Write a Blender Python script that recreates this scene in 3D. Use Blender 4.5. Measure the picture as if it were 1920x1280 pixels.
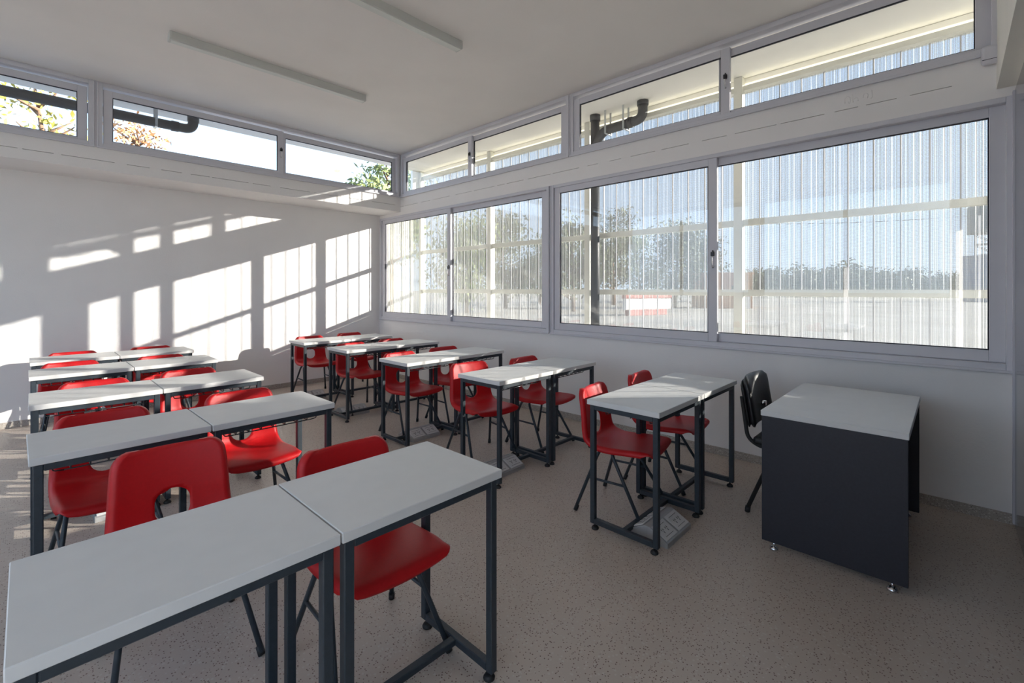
import bpy, bmesh, math, random
from mathutils import Vector, Matrix

for o in list(bpy.data.objects):
    bpy.data.objects.remove(o, do_unlink=True)
S = bpy.context.scene
COL = S.collection

# ------------------------------------------------------------------ camera
YAW = 0.811
cam_d = bpy.data.cameras.new('camera')
cam = bpy.data.objects.new('camera', cam_d)
COL.objects.link(cam)
cam.location = (0, 0, 1.42)
cam.rotation_euler = (math.pi / 2, 0, -YAW)
cam_d.sensor_fit = 'HORIZONTAL'
cam_d.sensor_width = 36
cam_d.lens = 867.35 * 36 / 1920
cam_d.shift_y = -(640 - 541.2) / 1920
cam_d.clip_start = 0.02
cam_d.clip_end = 1000
S.camera = cam

# ------------------------------------------------------------------ world, sun, exposure
SKY_STRENGTH = 1.5
SUN_DIR = Vector((-1.055, 1.0, -0.355)).normalized()
world = bpy.data.worlds.new('sky')
S.world = world
world.use_nodes = True
wn = world.node_tree.nodes
wl = world.node_tree.links
for n in list(wn):
    wn.remove(n)
w_out = wn.new('ShaderNodeOutputWorld')
w_bg = wn.new('ShaderNodeBackground')
w_tc = wn.new('ShaderNodeTexCoord')
w_sep = wn.new('ShaderNodeSeparateXYZ')
w_ramp = wn.new('ShaderNodeValToRGB')
wl.new(w_tc.outputs['Generated'], w_sep.inputs[0])
wl.new(w_sep.outputs['Z'], w_ramp.inputs['Fac'])
els = w_ramp.color_ramp.elements
els[0].position = 0.0; els[0].color = (0.68, 0.82, 1.0, 1)
els[1].position = 1.0; els[1].color = (0.26, 0.46, 0.88, 1)
e_ = els.new(0.30); e_.color = (0.52, 0.72, 1.0, 1)
w_bg.inputs['Strength'].default_value = SKY_STRENGTH
wl.new(w_ramp.outputs['Color'], w_bg.inputs['Color'])
wl.new(w_bg.outputs['Background'], w_out.inputs['Surface'])

sun_d = bpy.data.lights.new('sun', 'SUN')
sun_d.energy = 21.0
sun_d.color = (1.0, 0.94, 0.86)
sun_d.angle = math.radians(0.5)
sun = bpy.data.objects.new('sun', sun_d)
COL.objects.link(sun)
sun.location = (30, -28, 12)
sun.rotation_euler = SUN_DIR.to_track_quat('-Z', 'Y').to_euler()

S.view_settings.view_transform = 'Standard'
S.view_settings.look = 'None'
S.view_settings.gamma = 1.0
S.view_settings.use_curve_mapping = False
S.view_settings.exposure = 0.66
S.cycles.max_bounces = 14
S.cycles.diffuse_bounces = 7
S.cycles.transparent_max_bounces = 24
S.cycles.sample_clamp_indirect = 6.0
S.cycles.caustics_reflective = False
S.cycles.caustics_refractive = False

# ------------------------------------------------------------------ materials
def new_mat(name):
    m = bpy.data.materials.new(name)
    m.use_nodes = True
    nt = m.node_tree
    b = nt.nodes['Principled BSDF']
    return m, nt, b

def srgb(r, g, b):
    f = lambda c: (c / 255) / 12.92 if c / 255 <= 0.04045 else ((c / 255 + 0.055) / 1.055) ** 2.4
    return (f(r), f(g), f(b), 1)

def simple(name, col, rough=0.5, metal=0.0, spec=0.5, var=0.04, scale=30.0, bump=0.0, bscale=200.0, coord='Object'):
    """plain paint or plastic with a slight procedural variation and optional fine relief"""
    m, nt, b = new_mat(name)
    tc = nt.nodes.new('ShaderNodeTexCoord')
    nz = nt.nodes.new('ShaderNodeTexNoise')
    nz.inputs['Scale'].default_value = scale
    nz.inputs['Detail'].default_value = 3
    nt.links.new(tc.outputs[coord], nz.inputs['Vector'])
    cr = nt.nodes.new('ShaderNodeValToRGB')
    cr.color_ramp.elements[0].position = 0.3
    cr.color_ramp.elements[1].position = 0.7
    cr.color_ramp.elements[0].color = tuple(c * (1 - var) for c in col[:3]) + (1,)
    cr.color_ramp.elements[1].color = tuple(min(1, c * (1 + var)) for c in col[:3]) + (1,)
    nt.links.new(nz.outputs['Fac'], cr.inputs['Fac'])
    nt.links.new(cr.outputs['Color'], b.inputs['Base Color'])
    b.inputs['Roughness'].default_value = rough
    b.inputs['Metallic'].default_value = metal
    b.inputs['Specular IOR Level'].default_value = spec
    if bump > 0:
        n2 = nt.nodes.new('ShaderNodeTexNoise')
        n2.inputs['Scale'].default_value = bscale
        n2.inputs['Detail'].default_value = 4
        nt.links.new(tc.outputs[coord], n2.inputs['Vector'])
        bp = nt.nodes.new('ShaderNodeBump')
        bp.inputs['Strength'].default_value = bump
        bp.inputs['Distance'].default_value = 0.004
        nt.links.new(n2.outputs['Fac'], bp.inputs['Height'])
        nt.links.new(bp.outputs['Normal'], b.inputs['Normal'])
    return m

M = {}
M['wall'] = simple('wall_paint', (0.84, 0.82, 0.805, 1), 0.75, spec=0.25, var=0.015, scale=3, bump=0.25, bscale=90)
M['ceiling'] = simple('ceiling_paint', (0.82, 0.79, 0.755, 1), 0.8, spec=0.2, var=0.02, scale=2, bump=0.2, bscale=60)
M['soffit'] = simple('soffit_paint', (0.82, 0.80, 0.74, 1), 0.8, spec=0.2, var=0.03, scale=2.5, bump=0.2, bscale=60)
M['alu'] = simple('white_aluminium', (0.62, 0.615, 0.66, 1), 0.4, spec=0.5, var=0.015, scale=8, bump=0.05, bscale=400)
M['gasket'] = simple('black_gasket', (0.012, 0.012, 0.022, 1), 0.6, var=0.1)
M['latch'] = simple('black_latch', (0.015, 0.015, 0.018, 1), 0.4, var=0.1)
M['pull'] = simple('white_pull', (0.72, 0.72, 0.72, 1), 0.35, var=0.02)
M['top'] = simple('white_laminate', (0.655, 0.65, 0.635, 1), 0.42, spec=0.45, var=0.02, scale=12, bump=0.04, bscale=300)
M['top_edge'] = simple('laminate_edge', (0.70, 0.69, 0.68, 1), 0.4, var=0.02)
M['steel'] = simple('slate_steel', (0.026, 0.036, 0.046, 1), 0.42, spec=0.5, var=0.12, scale=60, bump=0.06, bscale=500)
M['rubber'] = simple('black_rubber', (0.012, 0.012, 0.013, 1), 0.6, var=0.1)
M['wire'] = simple('dark_wire', (0.05, 0.055, 0.06, 1), 0.35, metal=0.6, var=0.1)
M['red'] = simple('red_plastic', (0.47, 0.005, 0.008, 1), 0.45, spec=0.38, var=0.05, scale=80, bump=0.10, bscale=700)
M['desk'] = simple('anthracite_board', (0.022, 0.023, 0.032, 1), 0.5, spec=0.4, var=0.1, scale=90, bump=0.05, bscale=600)
M['black'] = simple('black_upholstery', (0.012, 0.012, 0.014, 1), 0.42, spec=0.5, var=0.15, scale=50, bump=0.2, bscale=350)
M['chrome'] = simple('chrome', (0.75, 0.75, 0.76, 1), 0.15, metal=1.0, var=0.02)
M['lamp_body'] = simple('luminaire_body', (0.56, 0.57, 0.54, 1), 0.5, var=0.02, scale=5)
M['lamp_diff'] = simple('luminaire_diffuser', (0.66, 0.68, 0.64, 1), 0.35, var=0.015, scale=5)
M['socket_box'] = simple('grey_metal_box', (0.40, 0.40, 0.40, 1), 0.4, metal=0.3, var=0.04)
M['socket_plate'] = simple('socket_plate', (0.62, 0.61, 0.60, 1), 0.4, var=0.02)
M['skirting'] = None
M['cream'] = simple('cream_steel', (0.66, 0.65, 0.57, 1), 0.45, var=0.03, scale=10)
M['pvc'] = simple('grey_pvc', (0.030, 0.031, 0.033, 1), 0.5, var=0.1, scale=14)
M['strap'] = simple('galvanised_strap', (0.55, 0.58, 0.58, 1), 0.35, metal=0.7, var=0.1, scale=80)
M['panel'] = simple('front_panel_gloss', (0.10, 0.105, 0.13, 1), 0.12, spec=0.6, var=0.05, scale=4)
M['concrete'] = simple('concrete', (0.42, 0.40, 0.36, 1), 0.85, spec=0.2, var=0.12, scale=3, bump=0.3, bscale=40)
M['bark'] = simple('bark', (0.16, 0.10, 0.065, 1), 0.9, spec=0.1, var=0.3, scale=9, bump=0.4, bscale=30)
M['leaf_yellow'] = simple('leaf_yellow', (0.34, 0.30, 0.05, 1), 0.6, spec=0.3, var=0.35, scale=1.2)
M['leaf_orange'] = simple('leaf_orange', (0.40, 0.20, 0.08, 1), 0.6, spec=0.3, var=0.35, scale=1.2)
M['leaf_green'] = simple('leaf_green', (0.17, 0.21, 0.075, 1), 0.6, spec=0.3, var=0.4, scale=0.9)  # lightened olive: distance haze is mixed into the leaf colour
M['leaf_dark'] = simple('leaf_dark', (0.13, 0.15, 0.075, 1), 0.65, spec=0.25, var=0.4, scale=0.5)  # dark olive, paled so the colour itself carries aerial haze
M['brick'] = simple('brick_orange', (0.48, 0.24, 0.14, 1), 0.85, spec=0.15, var=0.15, scale=3)
M['plaster'] = simple('white_plaster', (0.74, 0.70, 0.66, 1), 0.85, spec=0.15, var=0.06, scale=2)
M['redpaint'] = simple('red_paint', (0.42, 0.17, 0.15, 1), 0.8, spec=0.15, var=0.12, scale=2)
M['bluegrey'] = simple('blue_grey_wall', (0.16, 0.22, 0.30, 1), 0.8, spec=0.2, var=0.08, scale=2)
M['tank'] = simple('tank_grey', (0.22, 0.25, 0.25, 1), 0.7, spec=0.2, var=0.1, scale=2)
M['seam'] = simple('sheet_seam', (0.42, 0.42, 0.42, 1), 0.5, var=0.03)
M['dark'] = simple('dark_opening', (0.03, 0.03, 0.03, 1), 0.6, var=0.1)

def terrazzo(name, base, speck_d, speck_l, scale, dens, rough):
    m, nt, b = new_mat(name)
    tc = nt.nodes.new('ShaderNodeTexCoord')
    v1 = nt.nodes.new('ShaderNodeTexVoronoi'); v1.inputs['Scale'].default_value = scale
    v2 = nt.nodes.new('ShaderNodeTexVoronoi'); v2.inputs['Scale'].default_value = scale * 0.6
    nz = nt.nodes.new('ShaderNodeTexNoise'); nz.inputs['Scale'].default_value = 1.3; nz.inputs['Detail'].default_value = 5
    for n in (v1, v2, nz):
        nt.links.new(tc.outputs['Object'], n.inputs['Vector'])
    def mask(v, thr, keep):
        lt = nt.nodes.new('ShaderNodeMath'); lt.operation = 'LESS_THAN'; lt.inputs[1].default_value = thr
        nt.links.new(v.outputs['Distance'], lt.inputs[0])
        sx = nt.nodes.new('ShaderNodeSeparateColor'); nt.links.new(v.outputs['Color'], sx.inputs[0])
        gt = nt.nodes.new('ShaderNodeMath'); gt.operation = 'GREATER_THAN'; gt.inputs[1].default_value = 1 - keep
        nt.links.new(sx.outputs[0], gt.inputs[0])
        mu = nt.nodes.new('ShaderNodeMath'); mu.operation = 'MULTIPLY'
        nt.links.new(lt.outputs[0], mu.inputs[0]); nt.links.new(gt.outputs[0], mu.inputs[1])
        return mu
    md = mask(v1, 0.34, dens); ml = mask(v2, 0.36, dens * 0.8)
    cr = nt.nodes.new('ShaderNodeValToRGB')
    cr.color_ramp.elements[0].position = 0.35; cr.color_ramp.elements[1].position = 0.7
    cr.color_ramp.elements[0].color = tuple(c * 0.95 for c in base) + (1,)
    cr.color_ramp.elements[1].color = tuple(c * 1.05 for c in base) + (1,)
    nt.links.new(nz.outputs['Fac'], cr.inputs['Fac'])
    m1 = nt.nodes.new('ShaderNodeMix'); m1.data_type = 'RGBA'
    nt.links.new(md.outputs[0], m1.inputs[0]); nt.links.new(cr.outputs['Color'], m1.inputs[6]); m1.inputs[7].default_value = speck_d + (1,)
    m2 = nt.nodes.new('ShaderNodeMix'); m2.data_type = 'RGBA'
    nt.links.new(ml.outputs[0], m2.inputs[0]); nt.links.new(m1.outputs[2], m2.inputs[6]); m2.inputs[7].default_value = speck_l + (1,)
    nt.links.new(m2.outputs[2], b.inputs['Base Color'])
    b.inputs['Roughness'].default_value = rough
    b.inputs['Specular IOR Level'].default_value = 0.4
    return m
M['floor'] = terrazzo('terrazzo_floor', (0.54, 0.465, 0.40), (0.20, 0.135, 0.11), (0.58, 0.53, 0.47), 120, 0.33, 0.42)
M['skirting'] = terrazzo('terrazzo_skirting', (0.40, 0.36, 0.32), (0.17, 0.15, 0.13), (0.55, 0.52, 0.48), 150, 0.45, 0.5)

def ground_mat():
    m, nt, b = new_mat('court_ground')
    tc = nt.nodes.new('ShaderNodeTexCoord')
    nz = nt.nodes.new('ShaderNodeTexNoise'); nz.inputs['Scale'].default_value = 0.22; nz.inputs['Detail'].default_value = 8
    nt.links.new(tc.outputs['Object'], nz.inputs['Vector'])
    cr = nt.nodes.new('ShaderNodeValToRGB')
    cr.color_ramp.elements[0].position = 0.35; cr.color_ramp.elements[1].position = 0.68
    cr.color_ramp.elements[0].color = (0.33, 0.30, 0.25, 1); cr.color_ramp.elements[1].color = (0.46, 0.43, 0.37, 1)
    nt.links.new(nz.outputs['Fac'], cr.inputs['Fac'])
    nt.links.new(cr.outputs['Color'], b.inputs['Base Color'])
    b.inputs['Roughness'].default_value = 0.9
    b.inputs['Specular IOR Level'].default_value = 0.1
    return m
M['ground'] = ground_mat()

def glass_mat():
    m = bpy.data.materials.new('window_glass'); m.use_nodes = True
    nt = m.node_tree
    for n in list(nt.nodes): nt.nodes.remove(n)
    out = nt.nodes.new('ShaderNodeOutputMaterial')
    tr = nt.nodes.new('ShaderNodeBsdfTransparent'); tr.inputs[0].default_value = (0.98, 0.99, 0.988, 1)
    gl = nt.nodes.new('ShaderNodeBsdfGlossy'); gl.inputs['Roughness'].default_value = 0.0
    gl.inputs[0].default_value = (1, 1, 1, 1)
    lw = nt.nodes.new('ShaderNodeLayerWeight'); lw.inputs['Blend'].default_value = 0.5
    p = nt.nodes.new('ShaderNodeMath'); p.operation = 'POWER'; p.inputs[1].default_value = 5
    nt.links.new(lw.outputs['Facing'], p.inputs[0])
    a = nt.nodes.new('ShaderNodeMath'); a.operation = 'MULTIPLY_ADD'; a.inputs[1].default_value = 0.93; a.inputs[2].default_value = 0.055
    nt.links.new(p.outputs[0], a.inputs[0])
    mx = nt.nodes.new('ShaderNodeMixShader')
    nt.links.new(a.outputs[0], mx.inputs[0]); nt.links.new(tr.outputs[0], mx.inputs[1]); nt.links.new(gl.outputs[0], mx.inputs[2])
    nt.links.new(mx.outputs[0], out.inputs[0])
    return m
M['glass'] = glass_mat()

def perforated(name, col, thr):
    """painted sheet with staggered round holes"""
    m, nt, b = new_mat(name)
    b.inputs['Base Color'].default_value = col
    b.inputs['Roughness'].default_value = 0.5
    tc = nt.nodes.new('ShaderNodeTexCoord')
    sp = nt.nodes.new('ShaderNodeSeparateXYZ'); nt.links.new(tc.outputs['UV'], sp.inputs[0])
    K = 2 * math.pi / 0.0075
    def cosn(sock):
        mu = nt.nodes.new('ShaderNodeMath'); mu.operation = 'MULTIPLY'; mu.inputs[1].default_value = K
        nt.links.new(sock, mu.inputs[0])
        c = nt.nodes.new('ShaderNodeMath'); c.operation = 'COSINE'; nt.links.new(mu.outputs[0], c.inputs[0])
        return c
    cx, cz = cosn(sp.outputs['X']), cosn(sp.outputs['Y'])
    ad = nt.nodes.new('ShaderNodeMath'); ad.operation = 'ADD'
    nt.links.new(cx.outputs[0], ad.inputs[0]); nt.links.new(cz.outputs[0], ad.inputs[1])
    gt = nt.nodes.new('ShaderNodeMath'); gt.operation = 'GREATER_THAN'; gt.inputs[1].default_value = thr
    nt.links.new(ad.outputs[0], gt.inputs[0])
    tr = nt.nodes.new('ShaderNodeBsdfTransparent')
    mx = nt.nodes.new('ShaderNodeMixShader')
    nt.links.new(gt.outputs[0], mx.inputs[0]); nt.links.new(b.outputs[0], mx.inputs[1]); nt.links.new(tr.outputs[0], mx.inputs[2])
    out = nt.nodes['Material Output']
    nt.links.new(mx.outputs[0], out.inputs['Surface'])
    return m
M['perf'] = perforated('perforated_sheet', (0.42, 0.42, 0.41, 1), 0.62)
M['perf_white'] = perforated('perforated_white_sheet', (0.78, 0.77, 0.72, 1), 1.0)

# ------------------------------------------------------------------ mesh helpers
class MB:
    def __init__(self):
        self.bm = bmesh.new()
    def box(self, a, b, bevel=0.0, seg=2):
        lo = [min(a[i], b[i]) for i in range(3)]; hi = [max(a[i], b[i]) for i in range(3)]
        t = bmesh.new()
        vs = [t.verts.new((x, y, z)) for x in (lo[0], hi[0]) for y in (lo[1], hi[1]) for z in (lo[2], hi[2])]
        for f in ((0, 1, 3, 2), (4, 6, 7, 5), (0, 4, 5, 1), (2, 3, 7, 6), (0, 2, 6, 4), (1, 5, 7, 3)):
            t.faces.new([vs[i] for i in f])
        if bevel > 0:
            bmesh.ops.bevel(t, geom=t.edges[:], offset=bevel, segments=seg, profile=0.5, affect='EDGES')
        self._merge(t)
        return self
    def _merge(self, t):
        mp = {}
        for v in t.verts: mp[v] = self.bm.verts.new(v.co)
        for f in t.faces:
            nf = self.bm.faces.new([mp[v] for v in f.verts]); nf.smooth = f.smooth
        t.free()
    def prism(self, poly, axis, lo, hi, bevel=0.0):
        """extrude a 2-D polygon along an axis (0,1,2)"""
        t = bmesh.new()
        def P(p, h):
            q = list(p); q.insert(axis, h); return q
        A = [t.verts.new(P(p, lo)) for p in poly]; B = [t.verts.new(P(p, hi)) for p in poly]
        n = len(poly)
        t.faces.new(A[::-1]); t.faces.new(B)
        for i in range(n): t.faces.new((A[i], A[(i + 1) % n], B[(i + 1) % n], B[i]))
        bmesh.ops.recalc_face_normals(t, faces=t.faces[:])
        if bevel > 0:
            bmesh.ops.bevel(t, geom=t.edges[:], offset=bevel, segments=2, profile=0.5, affect='EDGES')
        self._merge(t); return self
    def tube(self, pts, r, seg=10, cap=True, radii=None):
        pts = [Vector(p) for p in pts]
        n = len(pts)
        rings = []
        up = None
        for i, p in enumerate(pts):
            d = (pts[min(i + 1, n - 1)] - pts[max(i - 1, 0)]).normalized()
            if up is None:
                up = Vector((0, 0, 1)) if abs(d.z) < 0.9 else Vector((1, 0, 0))
            s = d.cross(up).normalized(); up = s.cross(d).normalized()
            rr = radii[i] if radii else r
            rings.append([self.bm.verts.new(p + (s * math.cos(a) + up * math.sin(a)) * rr)
                          for a in (2 * math.pi * k / seg for k in range(seg))])
        for i in range(n - 1):
            for k in range(seg):
                f = self.bm.faces.new((rings[i][k], rings[i][(k + 1) % seg], rings[i + 1][(k + 1) % seg], rings[i + 1][k]))
                f.smooth = True
        if cap:
            self.bm.faces.new(rings[0][::-1]); self.bm.faces.new(rings[-1])
        return self
    def disc(self, c, r, h, seg=14, r2=None):
        r2 = r if r2 is None else r2
        return self.tube([(c[0], c[1], c[2]), (c[0], c[1], c[2] + h)], r, seg, radii=[r, r2])
    def build(self, name, mat, parent=None, loc=None):
        me = bpy.data.meshes.new(name)
        bmesh.ops.recalc_face_normals(self.bm, faces=self.bm.faces[:])
        self.bm.to_mesh(me); self.bm.free()
        me.materials.append(mat)
        o = bpy.data.objects.new(name, me)
        COL.objects.link(o)
        if loc: o.location = loc
        if parent: o.parent = parent
        return o

def fillet(pts, r, n=6):
    """round the corners of a polyline"""
    pts = [Vector(p) for p in pts]
    out = [pts[0]]
    for i in range(1, len(pts) - 1):
        a, b, c = pts[i - 1], pts[i], pts[i + 1]
        d1, d2 = (a - b), (c - b)
        rr = min(r, d1.length * 0.49, d2.length * 0.49)
        p0, p1 = b + d1.normalized() * rr, b + d2.normalized() * rr
        for k in range(n + 1):
            t = k / n
            out.append(p0 * (1 - t) ** 2 + b * 2 * t * (1 - t) + p1 * t * t)
    out.append(pts[-1])
    return out

def tag(o, label=None, cat=None, group=None, kind=None):
    if label: o['label'] = label
    if cat: o['category'] = cat
    if group: o['group'] = group
    if kind: o['kind'] = kind
    return o

def empty(name, loc=(0, 0, 0), rz=0):
    o = bpy.data.objects.new(name, None)
    o.empty_display_size = 0.1
    COL.objects.link(o)
    o.location = loc; o.rotation_euler = (0, 0, rz)
    return o

def copy_tree(o, parent=None, loc=None, rz=None):
    c = o.copy(); COL.objects.link(c)
    if parent is not None: c.parent = parent
    if loc is not None: c.location = loc
    if rz is not None: c.rotation_euler = (0, 0, rz)
    for ch in o.children: copy_tree(ch, c)
    return c

# ------------------------------------------------------------------ room dimensions
XR = 4.095            # window wall, inner face
XL = -3.2             # opposite wall
YB = 6.955            # back wall, inner face under the beam
YC = 6.329            # beam face and clerestory plane
YF = -0.285           # front wall
ZC = 3.542            # ceiling
XO = 5.04             # perforated screen

# ------------------------------------------------------------------ setting
tag(MB().box((XL, YF, -0.12), (XR + 0.1, YB + 0.02, 0)).build('floor', M['floor']),
    'beige speckled terrazzo floor of the classroom', 'floor', kind='structure')
tag(MB().box((XL - 0.2, -2.5, ZC), (4.30, 7.05, ZC + 0.22)).build('ceiling', M['ceiling']),
    'plain off-white painted classroom ceiling', 'ceiling', kind='structure')
tag(MB().box((4.30, -2.5, ZC + 0.003), (5.16, 7.05, ZC + 0.22)).build('ceiling', M['soffit']),
    'cream painted eaves soffit over the gallery outside the windows', 'ceiling', kind='structure')

w = MB()
w.box((XL - 0.2, YB, -0.12), (XR + 0.13, YB + 0.09, 2.64))
tag(w.build('wall_back', M['wall']), 'white back wall with sunlit window patches', 'wall', kind='structure')

# beam and recess roof under the clerestory, cast in two lifts with an open joint
bm_ = MB()
bm_.box((XL, YC, 2.636), (XR, 7.05, 2.7325))
bm_.box((XL, YC + 0.02, 2.7325), (XR, 7.05, 2.7375))
bm_.box((XL, YC, 2.7375), (XR, 7.05, 2.866))
beam = tag(bm_.build('trim_1', M['wall']), 'white boxed beam projecting below the back clerestory windows', 'beam', kind='structure')
def joint_fill(parent, axis, fixed, z, spans):
    """filler pieces that close parts of an open board joint, leaving a dashed gap"""
    f = MB()
    for a, b in spans:
        if axis == 'x': f.box((a, fixed, z - 0.0025), (b, fixed + 0.018, z + 0.0025))
        else: f.box((fixed, a, z - 0.0025), (fixed + 0.018, b, z + 0.0025))
    return f.build('joint_filler', M['wall'], parent)
rnd = random.Random(5)
def dashes(lo, hi, on, off):
    t = lo; out = []
    while t < hi:
        d = rnd.uniform(*off); out.append((t, min(hi, t + d))); t += d + rnd.uniform(*on)
    return out
joint_fill(beam, 'x', YC + 0.0005, 2.735, dashes(XL, XR, (0.15, 0.42), (0.03, 0.12)))

# window wall: dado, spandrel in two lifts, end pieces
wr = MB()
wr.box((XR, YF, -0.12), (XR + 0.13, YB, 0.915))
wr.box((XR, YF, 2.583), (XR + 0.13, YB, 2.7165))
wr.box((XR + 0.02, YF, 2.7165), (XR + 0.13, YB, 2.7205))
wr.box((XR, YF, 2.7205), (XR + 0.13, YC + 0.12, 2.858))
wr.box((XR, 6.922, 0.915), (XR + 0.13, YB, 2.583))
wr.box((XR, YC - 0.022, 2.858), (XR + 0.13, YC + 0.12, ZC))
wr.box((XR, YF, 2.858), (XR + 0.13, -0.232, ZC))
wr.box((XR + 0.01, 3.284, 0.915), (XR + 0.13, 3.300, 2.583))
wall_r = tag(wr.build('wall_right', M['wall']), 'white window wall below and between the two window bands', 'wall', kind='structure')
joint_fill(wall_r, 'y', XR + 0.0005, 2.7185, dashes(-0.13, YC, (0.12, 0.4), (0.03, 0.14)) + [(YF, -0.13)])
# cast marks in relief on the spandrel
mk = MB()
def stroke(pts):
    mk.tube(fillet([(XR - 0.0005, y, z) for y, z in pts], 0.02, 4), 0.0022, 6)
y0 = 0.42; z0 = 2.79
stroke([(0.56, 2.762), (0.562, 2.80), (0.545, 2.815), (0.53, 2.80), (0.528, 2.765), (0.535, 2.755), (0.54, 2.77)])
stroke([(0.515, 2.815), (0.512, 2.758)]); stroke([(0.512, 2.78), (0.495, 2.79), (0.484, 2.78), (0.484, 2.76)])
stroke([(0.455, 2.775), (0.452, 2.80), (0.435, 2.805), (0.425, 2.79), (0.43, 2.765)])
stroke([(0.405, 2.815), (0.402, 2.765), (0.412, 2.757)])
mk.build('cast_mark', M['wall'], wall_r)

# front wall, header beam, glossy panel
fw = MB()
fw.box((0.1, YF - 0.15, -0.12), (XR + 0.13, YF, 2.64))
fw.box((XL - 0.2, YF - 0.15, 2.64), (XR + 0.13, YF, ZC))
fw.box((XL - 0.2, YF - 0.15, -0.12), (0.1, YF, 0.05))
fw.box((XL - 0.2, YF - 0.15, 0.05), (XL + 0.03, YF, 2.64))
tag(fw.build('wall_front', M['wall']), 'white front wall beside the window wall', 'wall', kind='structure')
tag(MB().box((XL, -0.2, 2.64), (XR - 0.001, YF, ZC)).build('trim_2', M['soffit']),
    'cream header beam above the glossy front panel', 'beam', kind='structure')
fp = empty('wall_panel', (2.5, YF, 0))
tag(fp, 'dark glossy grey panel covering the front wall beside the windows', 'panel')
MB().box((-1.5, 0, 0.02), (1.585, 0.012, 2.6)).build('board', M['panel'], fp)
MB().box((1.55, 0.012, 0.02), (1.585, 0.02, 2.6)).build('edge_trim', M['alu'], fp)

# left wall with its own window band (behind the camera's left)
wl_ = MB()
wl_.box((XL - 0.2, YF, -0.12), (XL, YB + 0.09, 0.05))
wl_.box((XL - 0.2, YF, 3.46), (XL, YB + 0.09, ZC))
wl_.box((XL - 0.2, YF, 0.05), (XL, -0.1, 3.46))
wl_.box((XL - 0.2, 3.2, 0.05), (XL, 3.3, 3.46))
wl_.box((XL - 0.2, 6.6, 0.05), (XL, YB + 0.09, 3.46))
tag(wl_.build('wall_left', M['wall']), 'white framed glazed wall opposite the screened windows', 'wall', kind='structure')

# skirting
tag(MB().box((XR - 0.008, YF, 0), (XR, YB - 0.008, 0.066), 0.002).build('baseboard_right', M['skirting']),
    'speckled terrazzo skirting along the window wall', 'skirting', kind='structure')
tag(MB().box((XL, YB - 0.008, 0), (XR - 0.008, YB, 0.066), 0.002).build('baseboard_back', M['skirting']),
    'speckled terrazzo skirting along the back wall', 'skirting', kind='structure')

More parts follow.
